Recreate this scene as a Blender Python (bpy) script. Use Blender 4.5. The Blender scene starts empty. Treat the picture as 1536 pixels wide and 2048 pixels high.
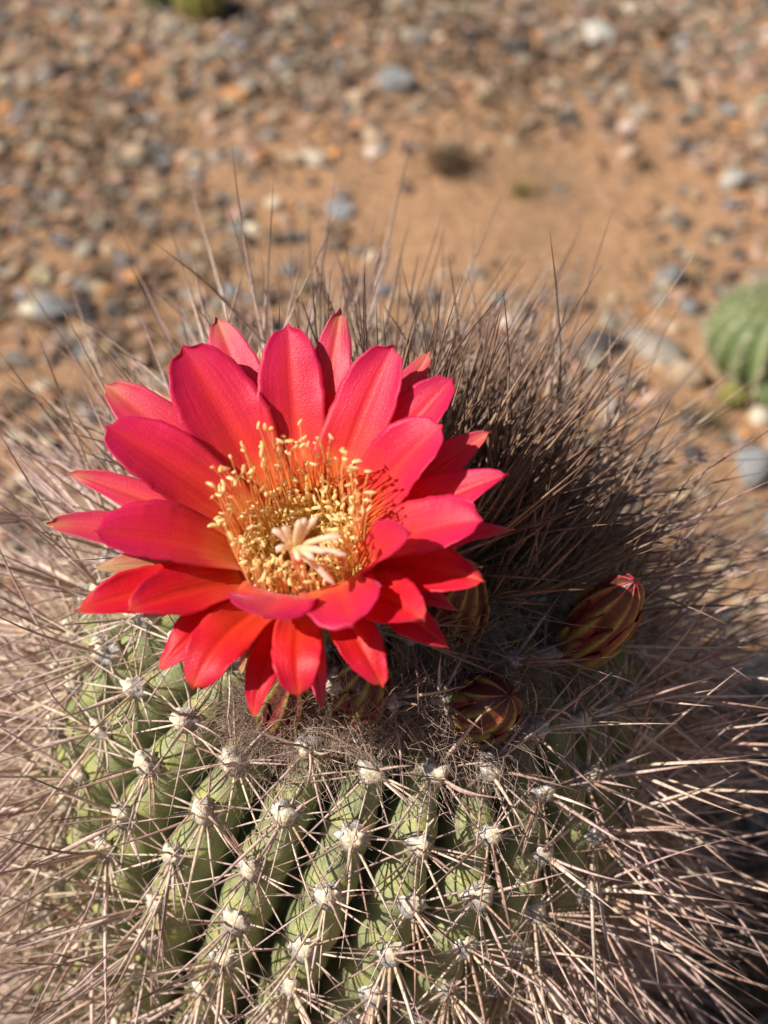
import bpy, math, random
import numpy as np
from mathutils import Vector, Matrix

rng = np.random.default_rng(7)
random.seed(7)
scene = bpy.context.scene
COL = scene.collection

# ------------------------------------------------------------------ camera
FPX = 2668.0                       # focal length in photo pixels (1536 x 2048)
PITCH = math.radians(45)
RIGHT = np.array([1.0, 0, 0])
UP = np.array([0, math.sin(PITCH), math.cos(PITCH)])
BACK = np.array([0, -math.cos(PITCH), math.sin(PITCH)])
C = np.array([0.0, 0.0, 0.160])    # centre of the cactus dome
R = 0.0745                         # dome radius
ZC = 0.35
C_CAM = np.array([(712 - 768) / FPX * ZC, -(1442 - 1024) / FPX * ZC, -ZC])


def cam_dir(v):
    return v[0] * RIGHT + v[1] * UP + v[2] * BACK


CAM = C - cam_dir(C_CAM)
cam_data = bpy.data.cameras.new('camera')
cam = bpy.data.objects.new('camera', cam_data)
COL.objects.link(cam)
cam.location = CAM
cam.rotation_euler = (math.pi / 2 - PITCH, 0, 0)
cam_data.sensor_fit = 'VERTICAL'
cam_data.sensor_height = 36
cam_data.sensor_width = 27
cam_data.lens = FPX / 2048 * 36
cam_data.clip_start = 0.01
cam_data.clip_end = 200
cam_data.dof.use_dof = True
cam_data.dof.focus_distance = 0.269
cam_data.dof.aperture_fstop = cam_data.lens / 4.0
scene.camera = cam

# ------------------------------------------------------------------ light
TRAVEL = cam_dir(np.array([0.67, -0.35, -0.65]))
TRAVEL /= np.linalg.norm(TRAVEL)
elev = math.asin(-TRAVEL[2])
azim = math.atan2(-TRAVEL[0], -TRAVEL[1])      # compass angle of the sun, from +Y clockwise
world = bpy.data.worlds.new('World')
scene.world = world
world.use_nodes = True
wn = world.node_tree
bg = wn.nodes['Background']
sky = wn.nodes.new('ShaderNodeTexSky')
sky.sky_type = 'NISHITA'
sky.sun_disc = False
sky.sun_elevation = elev
sky.sun_rotation = azim
wn.links.new(sky.outputs[0], bg.inputs[0])
bg.inputs[1].default_value = 0.05
sun_d = bpy.data.lights.new('sun', 'SUN')
sun_d.energy = 5.0
sun_d.angle = math.radians(0.5)
sun_d.color = (1.0, 0.955, 0.88)
sun = bpy.data.objects.new('sun', sun_d)
COL.objects.link(sun)
sun.location = (-1, -0.5, 2)
sun.rotation_euler = Vector(TRAVEL).to_track_quat('-Z', 'Y').to_euler()
scene.view_settings.view_transform = 'Standard'
scene.view_settings.look = 'None'
scene.view_settings.gamma = 1
scene.view_settings.exposure = 0.42
scene.render.engine = 'CYCLES'

# ------------------------------------------------------------------ helpers


def unit(v):
    v = np.asarray(v, float)
    return v / np.maximum(np.linalg.norm(v, axis=-1, keepdims=True), 1e-12)


def ray(px, py):
    return unit(cam_dir(((px - 768) / FPX, -(py - 1024) / FPX, -1.0)))


def project(P):
    q = np.asarray(P) - CAM
    x, y, z = q @ RIGHT, q @ UP, -(q @ BACK)
    return 768 + FPX * x / z, 1024 - FPX * y / z, z


def at_depth(px, py, z):
    return CAM + cam_dir(((px - 768) / FPX * z, -(py - 1024) / FPX * z, -z))


def on_plane(px, py, p0, n):
    d = ray(px, py)
    return CAM + d * (np.dot(p0 - CAM, n) / np.dot(d, n))


def on_sphere(px, py, c, r):
    d = ray(px, py)
    oc = CAM - c
    b = np.dot(oc, d)
    disc = b * b - (np.dot(oc, oc) - r * r)
    if disc < 0:
        return CAM - d * b
    return CAM + d * (-b - math.sqrt(disc))


def mesh_np(name, V, F, mats=(), col=None, uv=None, smooth=True, midx=None):
    """V (n,3), F (m,k) one face size; col (n,4) per-vertex colour; uv (n,2) per vertex."""
    V = np.asarray(V, np.float32)
    F = np.asarray(F, np.int32)
    me = bpy.data.meshes.new(name)
    me.vertices.add(len(V))
    me.vertices.foreach_set('co', V.ravel())
    k = F.shape[1]
    me.loops.add(F.size)
    me.loops.foreach_set('vertex_index', F.ravel())
    me.polygons.add(len(F))
    me.polygons.foreach_set('loop_start', np.arange(0, F.size, k, dtype=np.int32))
    me.polygons.foreach_set('use_smooth', np.full(len(F), smooth, dtype=bool))
    if midx is not None:
        me.polygons.foreach_set('material_index', np.asarray(midx, np.int32))
    if col is not None:
        a = me.color_attributes.new('Col', 'FLOAT_COLOR', 'POINT')
        a.data.foreach_set('color', np.asarray(col, np.float32).ravel())
    if uv is not None:
        l = me.uv_layers.new(name='UVMap')
        l.data.foreach_set('uv', np.asarray(uv, np.float32)[F.ravel()].ravel())
    me.update(calc_edges=True)
    me.validate()
    for m in mats:
        me.materials.append(m)
    return me


WORLD_LOC = {}


def link(name, me, parent=None, loc=(0, 0, 0), rot=None, scale=None):
    """loc is the world position of the origin; parents only translate."""
    o = bpy.data.objects.new(name, me)
    COL.objects.link(o)
    l = np.asarray(loc, float)
    WORLD_LOC[o.name] = l
    if parent is not None:
        o.parent = parent
        l = l - WORLD_LOC[parent.name]
    o.location = l
    if rot is not None:
        o.rotation_euler = rot.to_euler() if isinstance(rot, Matrix) else rot
    if scale is not None:
        o.scale = scale
    return o


def tag(o, label, cat, group=None):
    o['label'] = label
    o['category'] = cat
    if group:
        o['group'] = group
    return o


def tubes(P, Rd, sides=4, Cc=None):
    """P (N,K,3), Rd (N,K), Cc (N,K,4) -> V, F(quads), C. Open-ended tapering tubes."""
    N, K = P.shape[:2]
    T = unit(P[:, -1] - P[:, 0])
    ref = np.where(np.abs(T[:, 2:3]) > 0.8, np.array([[1.0, 0, 0]]), np.array([[0, 0, 1.0]]))
    U = unit(np.cross(T, ref))
    W = np.cross(T, U)
    a = np.arange(sides) * 2 * math.pi / sides
    ring = np.cos(a)[None, :, None] * U[:, None] + np.sin(a)[None, :, None] * W[:, None]
    V = P[:, :, None] + Rd[:, :, None, None] * ring[:, None]
    base = (np.arange(N) * K * sides)[:, None, None]
    k = (np.arange(K - 1) * sides)[None, :, None]
    s = np.arange(sides)[None, None]
    s2 = (s + 1) % sides
    F = np.stack([base + k + s, base + k + s2, base + k + sides + s2, base + k + sides + s], -1).reshape(-1, 4)
    Cv = None
    if Cc is not None:
        Cv = np.repeat(Cc[:, :, None], sides, axis=2).reshape(-1, 4)
    return V.reshape(-1, 3), F, Cv


def ico(sub):
    import bmesh
    bm = bmesh.new()
    bmesh.ops.create_icosphere(bm, subdivisions=sub, radius=1.0)
    V = np.array([v.co[:] for v in bm.verts])
    F = np.array([[v.index for v in f.verts] for f in bm.faces])
    bm.free()
    return V, F


def vnoise(P, seed=0, freq=1.0):
    """cheap smooth pseudo noise -1..1 from sums of sines"""
    r = np.random.default_rng(seed)
    P = np.asarray(P)
    out = np.zeros(P.shape[:-1])
    for i in range(6):
        d = r.normal(size=P.shape[-1])
        out += np.sin(P @ d * freq * (1 + 0.35 * i) + r.uniform(0, 6.28)) / (1 + 0.3 * i)
    return out / 3.4


def smooth(a, b, x):
    t = np.clip((x - a) / (b - a), 0, 1)
    return t * t * (3 - 2 * t)


# ------------------------------------------------------------------ materials
def new_mat(name):
    m = bpy.data.materials.new(name)
    m.use_nodes = True
    nt = m.node_tree
    p = nt.nodes['Principled BSDF']
    return m, nt, p


def nd(nt, typ, **kw):
    n = nt.nodes.new(typ)
    for k, v in kw.items():
        setattr(n, k, v)
    return n


def ramp(nt, fac, stops, interp='EASE'):
    r = nd(nt, 'ShaderNodeValToRGB')
    r.color_ramp.interpolation = interp
    e = r.color_ramp.elements
    while len(e) < len(stops):
        e.new(0.5)
    for i, (p, c) in enumerate(stops):
        e[i].position = p
        e[i].color = (*c, 1)
    nt.links.new(fac, r.inputs[0])
    return r.outputs[0]


def mixc(nt, fac, a, b, blend='MIX'):
    m = nd(nt, 'ShaderNodeMix', data_type='RGBA', blend_type=blend)
    L = nt.links
    if isinstance(fac, (int, float)):
        m.inputs[0].default_value = fac
    else:
        L.new(fac, m.inputs[0])
    for i, v in ((6, a), (7, b)):
        if isinstance(v, tuple):
            m.inputs[i].default_value = (*v, 1)
        else:
            L.new(v, m.inputs[i])
    return m.outputs[2]


def mth(nt, op, a, b=None, c=None):
    m = nd(nt, 'ShaderNodeMath', operation=op)
    for i, v in enumerate((a, b, c)):
        if v is None:
            continue
        if isinstance(v, (int, float)):
            m.inputs[i].default_value = v
        else:
            nt.links.new(v, m.inputs[i])
    return m.outputs[0]


def noise(nt, vec, scale, detail=3, rough=0.55):
    n = nd(nt, 'ShaderNodeTexNoise')
    n.inputs['Scale'].default_value = scale
    n.inputs['Detail'].default_value = detail
    n.inputs['Roughness'].default_value = rough
    if vec is not None:
        nt.links.new(vec, n.inputs['Vector'])
    return n.outputs[0]


def bump(nt, p, h, dist, strength=1.0):
    b = nd(nt, 'ShaderNodeBump')
    b.inputs['Strength'].default_value = strength
    b.inputs['Distance'].default_value = dist
    nt.links.new(h, b.inputs['Height'])
    nt.links.new(b.outputs[0], p.inputs['Normal'])
    return b.outputs[0]


def mat_attr(name, rough=0.6, spec=0.3, trans=0.0, bscale=None, bdist=0.0003, lo=0.7, hi=1.25):
    """colour from the mesh's Col attribute, broken up with fine noise"""
    m, nt, p = new_mat(name)
    a = nd(nt, 'ShaderNodeVertexColor', layer_name='Col')
    co = nd(nt, 'ShaderNodeNewGeometry')
    n = noise(nt, co.outputs['Position'], 900, 3)
    v = ramp(nt, n, [(0.25, (lo, lo, lo)), (0.75, (hi, hi, hi))])
    c = mixc(nt, 1.0, a.outputs[0], v, 'MULTIPLY')
    nt.links.new(c, p.inputs['Base Color'])
    p.inputs['Roughness'].default_value = rough
    p.inputs['Specular IOR Level'].default_value = spec
    if bscale:
        bump(nt, p, noise(nt, co.outputs['Position'], bscale, 4), bdist)
    if trans:
        t = nd(nt, 'ShaderNodeBsdfTranslucent')
        nt.links.new(c, t.inputs[0])
        mx = nd(nt, 'ShaderNodeMixShader')
        mx.inputs[0].default_value = trans
        nt.links.new(p.outputs[0], mx.inputs[1])
        nt.links.new(t.outputs[0], mx.inputs[2])
        nt.links.new(mx.outputs[0], nt.nodes['Material Output'].inputs[0])
    return m


def petal_material(name, along, edge, streak, tipc, trans_col, tr=0.35, tip_from=0.86, sheen=0.35):
    m, nt, p = new_mat(name)
    uv = nd(nt, 'ShaderNodeUVMap', uv_map='UVMap')
    sx = nd(nt, 'ShaderNodeSeparateXYZ')
    nt.links.new(uv.outputs[0], sx.inputs[0])
    u, v = sx.outputs[0], sx.outputs[1]
    info = nd(nt, 'ShaderNodeObjectInfo')
    # longitudinal veins: noise stretched along the petal
    mp = nd(nt, 'ShaderNodeCombineXYZ')
    nt.links.new(mth(nt, 'MULTIPLY', u, 26.0), mp.inputs[0])
    nt.links.new(mth(nt, 'MULTIPLY', v, 1.6), mp.inputs[1])
    nt.links.new(mth(nt, 'MULTIPLY', info.outputs['Random'], 40.0), mp.inputs[2])
    veins = noise(nt, mp.outputs[0], 1.0, 4, 0.6)
    mp2 = nd(nt, 'ShaderNodeCombineXYZ')
    nt.links.new(mth(nt, 'MULTIPLY', u, 4.0), mp2.inputs[0])
    nt.links.new(mth(nt, 'MULTIPLY', v, 3.0), mp2.inputs[1])
    nt.links.new(mth(nt, 'MULTIPLY', info.outputs['Random'], 90.0), mp2.inputs[2])
    blot = noise(nt, mp2.outputs[0], 1.0, 3, 0.5)
    vv = mth(nt, 'ADD', v, mth(nt, 'MULTIPLY', mth(nt, 'SUBTRACT', blot, 0.5), 0.35))
    c = ramp(nt, vv, along)
    au = mth(nt, 'ABSOLUTE', mth(nt, 'SUBTRACT', mth(nt, 'MULTIPLY', u, 2.0), 1.0))
    ef = mth(nt, 'MULTIPLY', mth(nt, 'POWER', au, 2.0), 0.65)
    ef = mth(nt, 'MULTIPLY', ef, v)
    c = mixc(nt, ef, c, edge)
    # broad reddish mid stripe
    ms = mth(nt, 'SUBTRACT', 1.0, mth(nt, 'MULTIPLY', au, 2.6))
    ms = nd(nt, 'ShaderNodeClamp').outputs[0] if False else mth(nt, 'MAXIMUM', ms, 0.0)
    c = mixc(nt, mth(nt, 'MULTIPLY', mth(nt, 'MULTIPLY', ms, blot), 0.75), c, streak)
    vm = ramp(nt, veins, [(0.3, (0.88, 0.86, 0.88)), (0.7, (1.08, 1.1, 1.08))])
    c = mixc(nt, 1.0, c, vm, 'MULTIPLY')
    tf = mth(nt, 'SUBTRACT', v, tip_from)
    tf = mth(nt, 'MINIMUM', mth(nt, 'MAXIMUM', mth(nt, 'MULTIPLY', tf, 1.0 / max(1e-3, 1 - tip_from)), 0.0), 1.0)
    tf = mth(nt, 'MULTIPLY', tf, mth(nt, 'SUBTRACT', 1.0, mth(nt, 'MULTIPLY', au, 0.7)))
    c = mixc(nt, tf, c, tipc)
    geo = nd(nt, 'ShaderNodeNewGeometry')
    cells = noise(nt, geo.outputs['Position'], 2600, 2, 0.6)
    speck_glint = ramp(nt, cells, [(0.66, (0, 0, 0)), (0.74, (1, 1, 1))])
    c = mixc(nt, mth(nt, 'MULTIPLY', speck_glint, 0.22), c, (1.0, 0.5, 0.45))  # pollen specks and the petals' tiny glints, painted into the colour
    nt.links.new(c, p.inputs['Base Color'])
    p.inputs['Roughness'].default_value = 0.42
    p.inputs['Specular IOR Level'].default_value = 0.35
    p.inputs['Sheen Weight'].default_value = sheen
    p.inputs['Sheen Roughness'].default_value = 0.35
    p.inputs['Sheen Tint'].default_value = (1, 0.45, 0.75, 1)
    h = mth(nt, 'ADD', mth(nt, 'MULTIPLY', veins, 0.4), mth(nt, 'MULTIPLY', cells, 0.5))
    bn = bump(nt, p, h, 0.00022, 0.8)
    t = nd(nt, 'ShaderNodeBsdfTranslucent')
    nt.links.new(mixc(nt, 0.6, c, trans_col), t.inputs[0])
    mx = nd(nt, 'ShaderNodeMixShader')
    mx.inputs[0].default_value = tr
    nt.links.new(p.outputs[0], mx.inputs[1])
    nt.links.new(t.outputs[0], mx.inputs[2])
    nt.links.new(mx.outputs[0], nt.nodes['Material Output'].inputs[0])
    return m


M_INNER = petal_material('petal_inner',
                         [(0.0, (0.95, 0.40, 0.06)), (0.16, (0.93, 0.20, 0.05)), (0.36, (0.86, 0.055, 0.05)), (0.62, (0.80, 0.028, 0.075)), (1.0, (0.68, 0.018, 0.10))],
                         (0.66, 0.014, 0.13), (0.90, 0.06, 0.03), (0.62, 0.02, 0.09), (1.0, 0.08, 0.02), tr=0.42)
M_RED = petal_material('petal_red',
                       [(0.0, (0.93, 0.28, 0.05)), (0.22, (0.86, 0.06, 0.02)), (0.6, (0.74, 0.012, 0.02)), (1.0, (0.66, 0.012, 0.045))],
                       (0.66, 0.01, 0.06), (0.88, 0.06, 0.015), (0.66, 0.10, 0.04), (1.0, 0.03, 0.01), sheen=0.2)
M_OUTER = petal_material('petal_outer',
                         [(0.0, (0.86, 0.10, 0.05)), (0.4, (0.78, 0.05, 0.07)), (0.75, (0.72, 0.055, 0.10)), (1.0, (0.64, 0.055, 0.09))],
                         (0.70, 0.045, 0.14), (0.76, 0.12, 0.05), (0.52, 0.22, 0.09), (0.9, 0.05, 0.03), tr=0.28, tip_from=0.84, sheen=0.5)
M_SEPAL = petal_material('sepal',
                         [(0.0, (0.40, 0.18, 0.06)), (0.4, (0.55, 0.08, 0.06)), (0.8, (0.55, 0.10, 0.08)), (1.0, (0.50, 0.24, 0.13))],
                         (0.5, 0.12, 0.10), (0.36, 0.26, 0.07), (0.45, 0.36, 0.16), (0.5, 0.12, 0.03), tr=0.15, tip_from=0.5, sheen=0.5)

M_SPINE = mat_attr('spine', 0.5, 0.35)
M_WOOL = mat_attr('wool', 0.9, 0.1, trans=0.25)
M_AREOLE = mat_attr('areole_felt', 0.9, 0.1, bscale=1500, bdist=0.0004)
M_STAMEN = mat_attr('stamen', 0.5, 0.3, trans=0.5, lo=0.92, hi=1.12)
M_STONE = mat_attr('stone', 0.85, 0.25, bscale=500, bdist=0.0006)
M_DRY = mat_attr('dry_plant', 0.85, 0.1, trans=0.1)
M_BUD = mat_attr('bud_scale', 0.4, 0.4, trans=0.12, bscale=700, bdist=0.0002)

# soil
M_SOIL, nt, p = new_mat('soil')
geo = nd(nt, 'ShaderNodeNewGeometry')
n1 = noise(nt, geo.outputs['Position'], 7, 5, 0.6)
n2 = noise(nt, geo.outputs['Position'], 160, 5, 0.7)
n3 = noise(nt, geo.outputs['Position'], 700, 3, 0.7)
c = ramp(nt, n1, [(0.3, (0.44, 0.27, 0.165)), (0.5, (0.62, 0.35, 0.19)), (0.7, (0.68, 0.39, 0.215))])
c = mixc(nt, 1.0, c, ramp(nt, n2, [(0.3, (0.62, 0.62, 0.62)), (0.7, (1.2, 1.2, 1.2))]), 'MULTIPLY')
nt.links.new(c, p.inputs['Base Color'])
p.inputs['Roughness'].default_value = 0.95
p.inputs['Specular IOR Level'].default_value = 0.1
bump(nt, p, mth(nt, 'ADD', n2, mth(nt, 'MULTIPLY', n3, 0.4)), 0.006)


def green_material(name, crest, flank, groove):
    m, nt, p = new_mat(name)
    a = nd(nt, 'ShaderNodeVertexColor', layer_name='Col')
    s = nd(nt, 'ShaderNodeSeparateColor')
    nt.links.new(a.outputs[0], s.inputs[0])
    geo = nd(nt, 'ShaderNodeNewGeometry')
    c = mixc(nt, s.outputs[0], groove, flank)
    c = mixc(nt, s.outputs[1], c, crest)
    n1 = noise(nt, geo.outputs['Position'], 160, 4, 0.6)
    n2 = noise(nt, geo.outputs['Position'], 1400, 3, 0.6)
    # fine lines running along the ribs, from the position round the stem stored in blue
    w = nd(nt, 'ShaderNodeCombineXYZ')
    nt.links.new(mth(nt, 'MULTIPLY', s.outputs[2], 420.0), w.inputs[0])
    st = noise(nt, w.outputs[0], 1.0, 2, 0.5)
    c = mixc(nt, 1.0, c, ramp(nt, n1, [(0.3, (0.78, 0.80, 0.78)), (0.7, (1.18, 1.15, 1.1))]), 'MULTIPLY')
    c = mixc(nt, 1.0, c, ramp(nt, st, [(0.35, (0.93, 0.94, 0.93)), (0.65, (1.05, 1.05, 1.05))]), 'MULTIPLY')
    c = mixc(nt, 1.0, c, ramp(nt, n2, [(0.3, (0.88, 0.88, 0.88)), (0.7, (1.1, 1.1, 1.1))]), 'MULTIPLY')
    nt.links.new(c, p.inputs['Base Color'])
    p.inputs['Roughness'].default_value = 0.5
    p.inputs['Specular IOR Level'].default_value = 0.35
    bump(nt, p, mth(nt, 'ADD', n1, mth(nt, 'MULTIPLY', n2, 0.4)), 0.0006)
    return m


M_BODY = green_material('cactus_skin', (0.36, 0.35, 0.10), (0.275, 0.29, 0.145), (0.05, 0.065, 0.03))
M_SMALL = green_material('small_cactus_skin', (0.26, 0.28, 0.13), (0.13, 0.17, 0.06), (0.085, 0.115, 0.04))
M_YELLOW = green_material('yellow_green_skin', (0.30, 0.28, 0.07), (0.25, 0.22, 0.045), (0.15, 0.14, 0.035))


# ------------------------------------------------------------------ ground
def gz(x, y):
    P = np.stack([np.asarray(x, float), np.asarray(y, float)], -1)
    return 0.006 * vnoise(P, 3, 7.0) + 0.0025 * vnoise(P, 5, 31.0)


def grid_sheet(xs, ys):
    X, Y = np.meshgrid(xs, ys)
    Z = gz(X, Y)
    V = np.stack([X, Y, Z], -1).reshape(-1, 3)
    nx, ny = len(xs), len(ys)
    i = np.arange(nx - 1)[None] + np.arange(ny - 1)[:, None] * nx
    F = np.stack([i, i + 1, i + nx + 1, i + nx], -1).reshape(-1, 4)
    return V, F


def axis_samples(lo, hi, step, far):
    a = np.arange(lo, hi + step / 2, step)
    g = []
    d = step
    x = hi
    while x < far:
        d *= 1.25
        x += d
        g.append(x)
    h = []
    d = step
    x = lo
    while x > -far:
        d *= 1.25
        x -= d
        h.append(x)
    return np.concatenate([h[::-1], a, g])


V, F = grid_sheet(axis_samples(-0.8, 0.8, 0.012, 60), axis_samples(-0.4, 1.4, 0.012, 60))
ground = link('ground', mesh_np('ground', V, F, [M_SOIL]))
ground['kind'] = 'structure'


def ground_at(px, py):
    p = on_plane(px, py, np.zeros(3), np.array([0, 0, 1.0]))
    p[2] = gz(p[0], p[1])
    return p


# ------------------------------------------------------------------ stones
ICO2 = ico(2)
ICO3 = ico(3)
ICO1 = ico(1)


def stone_shape(seed, base, facets=9):
    """an angular, flattened pebble: a ball cut by random planes, then roughened"""
    r = np.random.default_rng(seed)
    V = base[0].copy()
    for k in range(facets):
        n = unit(r.normal(size=3))
        d = r.uniform(0.55, 0.9)
        h = V @ n - d
        V = V - np.where(h > 0, h, 0)[:, None] * n * 0.92
    V = V * (1 + 0.05 * vnoise(V, seed + 50, 5.0))[:, None]
    V = V * np.array([1.0, r.uniform(0.6, 0.95), r.uniform(0.45, 0.75)])
    return V


STONE_COLS = {
    'grey': (0.28, 0.235, 0.185), 'bluegrey': (0.23, 0.225, 0.22), 'tan': (0.42, 0.30, 0.20), 'brown': (0.22, 0.145, 0.095),
    'pink': (0.40, 0.25, 0.18), 'cream': (0.56, 0.45, 0.33), 'dark': (0.075, 0.065, 0.06), 'orange': (0.55, 0.26, 0.11),
    'white': (0.46, 0.42, 0.36)}
PICK = ['grey', 'bluegrey', 'tan', 'brown', 'pink', 'cream', 'dark', 'orange']
PROB = np.array([0.17, 0.07, 0.24, 0.26, 0.12, 0.04, 0.06, 0.04])
PROB = PROB / PROB.sum()

BARE = [(1010, 440, 430, 150, 1.0), (1000, 470, 500, 120, 0.8), (1210, 330, 280, 110, 0.85), (720, 400, 220, 90, 0.6), (1400, 850, 240, 330, 0.8),
        (160, 500, 190, 60, 0.5), (330, 520, 160, 50, 0.5), (1000, 230, 180, 50, 0.5)]


def density(px, py):
    d = np.ones_like(px)
    for cx, cy, rx, ry, s in BARE:
        q = ((px - cx) / rx) ** 2 + ((py - cy) / ry) ** 2
        d = d * (1 - s * np.exp(-q * 0.9))
    return d


# fine gravel: one mass, colour per stone
def gravel(name, n, smin, smax, seed, area, power=2.2, minden=0.02):
    r = np.random.default_rng(seed)
    x = r.uniform(area[0], area[1], n * 3)
    y = r.uniform(area[2], area[3], n * 3)
    P = np.stack([x, y, 0 * x], -1)
    px, py, z = project(P)
    den = np.where(z > 0.05, density(px, py), 0.8)
    P2 = np.stack([x, y], -1)
    den = den * np.clip(0.75 + 0.5 * vnoise(P2, 11, 16.0), 0.15, 1)
    keep = r.uniform(size=len(x)) < np.maximum(den, minden)
    x, y = x[keep][:n], y[keep][:n]
    m = len(x)
    shapes = np.stack([stone_shape(100 + i, ICO1, 5) for i in range(16)])
    nv = shapes.shape[1]
    S = shapes[r.integers(0, 16, m)]
    size = smin + (smax - smin) * r.power(1 / power, m) ** 1.0 if False else smin + (smax - smin) * r.uniform(size=m) ** power
    a = r.uniform(0, 6.283, m)
    ca, sa = np.cos(a), np.sin(a)
    tl = r.normal(0, 0.25, m)
    X = S[..., 0] * ca[:, None] - S[..., 1] * sa[:, None]
    Y = S[..., 0] * sa[:, None] + S[..., 1] * ca[:, None]
    Z = S[..., 2] + X * tl[:, None]
    z0 = gz(x, y) + size * 0.22
    V = np.stack([x[:, None] + X * size[:, None], y[:, None] + Y * size[:, None], z0[:, None] + Z * size[:, None]], -1).reshape(-1, 3)
    F = (ICO1[1][None] + (np.arange(m) * nv)[:, None, None]).reshape(-1, 3)
    cols = np.array([STONE_COLS[k] for k in PICK])[r.choice(len(PICK), m, p=PROB)]
    cols = cols * r.uniform(0.6, 1.3, (m, 1)) * r.uniform(0.93, 1.07, (m, 3))
    Cc = np.concatenate([np.repeat(cols, nv, 0), np.ones((m * nv, 1))], 1)
    o = link(name, mesh_np(name, V, F, [M_STONE], col=Cc, smooth=False))
    o['kind'] = 'stuff'
    o['label'] = 'fine mixed grey, tan and brown gravel strewn over orange soil'
    o['category'] = 'gravel'
    return o


gravel('gravel', 62000, 0.0015, 0.0085, 21, (-0.75, 0.85, -0.35, 1.25))


def stone(px, py, wpx, colname, label, group=None, seed=None, flat=1.0, ang=None, stretch=1.0):
    g = ground_at(px, py)
    z = project(g)[2]
    s = wpx / FPX * z * 0.5
    seed = seed if seed is not None else int(rng.integers(1e6))
    V = stone_shape(seed, ICO3 if wpx > 45 else ICO2, 10) * s
    V[:, 2] *= flat
    V[:, 1] *= stretch
    r = np.random.default_rng(seed)
    base = np.array(STONE_COLS[colname]) * r.uniform(0.85, 1.15)
    f = (1 + 0.22 * vnoise(V / s, seed + 3, 3.0) + 0.12 * vnoise(V / s, seed + 4, 9.0))[:, None]
    Cc = np.concatenate([np.clip(base * f, 0, 1), np.ones((len(V), 1))], 1)
    me = mesh_np('stone', V, (ICO3 if wpx > 45 else ICO2)[1], [M_STONE], col=Cc, smooth=False)
    zoff = -V[:, 2].min() * 0.55
    o = link('stone', me, None, (g[0], g[1], g[2] + zoff), (r.normal(0, 0.08), r.normal(0, 0.08), ang if ang is not None else r.uniform(0, 6.28)))
    tag(o, label, 'stone', group)
    return o


stone(1195, 75, 62, 'white', 'long pale upright-lying stone, the longest white one among the gravel', ang=0.1, stretch=2.6)
stone(1468, 365, 78, 'white', 'rounded white stone on orange soil above the round green cactus')
stone(795, 175, 95, 'bluegrey', 'large pale blue-grey stone in the dense gravel')
stone(1340, 565, 78, 'bluegrey', 'blue-grey angular stone on bare orange soil beside the round green cactus')
stone(1310, 705, 150, 'grey', 'broad grey-brown rock lying left of the round green cactus', flat=0.6)
stone(1195, 705, 100, 'dark', 'dark grey stone between broad grey rock and long spines')
stone(1370, 770, 85, 'tan', 'pale tan stone in front of the broad grey rock')
stone(1505, 950, 120, 'bluegrey', 'flat blue-grey slab on orange soil near the spine tips')
stone(1380, 850, 60, 'dark', 'small dark stone on orange soil below the pale tan stone')
stone(1385, 915, 55, 'dark', 'dark slate pebble half sunk in bare orange soil')
stone(1505, 1360, 150, 'grey', 'pale grey rock on the ground seen through the spine tips')
stone(110, 640, 75, 'bluegrey', 'blue-grey stone with a dark shadow left of the flowering cactus')
stone(235, 640, 50, 'dark', 'dark pebble beside blue-grey stone left of the flowering cactus')
stone(555, 425, 52, 'cream', 'round cream pebble in the gravel behind the flower')
stone(505, 470, 50, 'cream', 'cream pebble, duller neighbour of the round cream one')
stone(680, 430, 75, 'bluegrey', 'thin flat blue-grey stone on bare soil behind the flower', flat=0.6)
stone(470, 190, 60, 'orange', 'bright yellow-orange pebble in dense gravel')
stone(625, 320, 80, 'cream', 'flat pale chip of stone lying in the gravel', flat=0.5)
stone(720, 255, 45, 'orange', 'vivid orange pebble between grey stones')
stone(1340, 170, 50, 'dark', 'round black pebble in gravel')
stone(1460, 218, 50, 'bluegrey', 'light bluish pebble in gravel, the brightest of its colour')

spots = []
tries = 0
names = {'grey': 'grey pebble lying in mixed gravel', 'bluegrey': 'dull blue-grey pebble lying in mixed gravel', 'tan': 'tan pebble lying in mixed gravel',
         'brown': 'brown pebble lying in mixed gravel', 'pink': 'pinkish pebble lying in mixed gravel', 'cream': 'small cream pebble lying in mixed gravel',
         'dark': 'dark pebble lying in mixed gravel', 'orange': 'orange-brown pebble lying in mixed gravel'}
while len(spots) < 230 and tries < 8000:
    tries += 1
    px, py = rng.uniform(-40, 1580), rng.uniform(-60, 1150)
    if rng.uniform() > density(np.array([px]), np.array([py]))[0] ** 1.3:
        continue
    if py > 620 and 180 < px < 1200:
        continue
    if px > 1360 and 560 < py < 860:
        continue
    if any((px - a) ** 2 + ((py - b) * 1.3) ** 2 < (0.55 * (w + 40)) ** 2 for a, b, w in spots):
        continue
    w = 24 + 40 * rng.uniform() ** 2.0
    spots.append((px, py, w))
    k = PICK[rng.choice(len(PICK), p=PROB)]
    stone(px, py, w, k, names[k], names[k].split(' lying')[0] + 's in the gravel')


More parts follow.
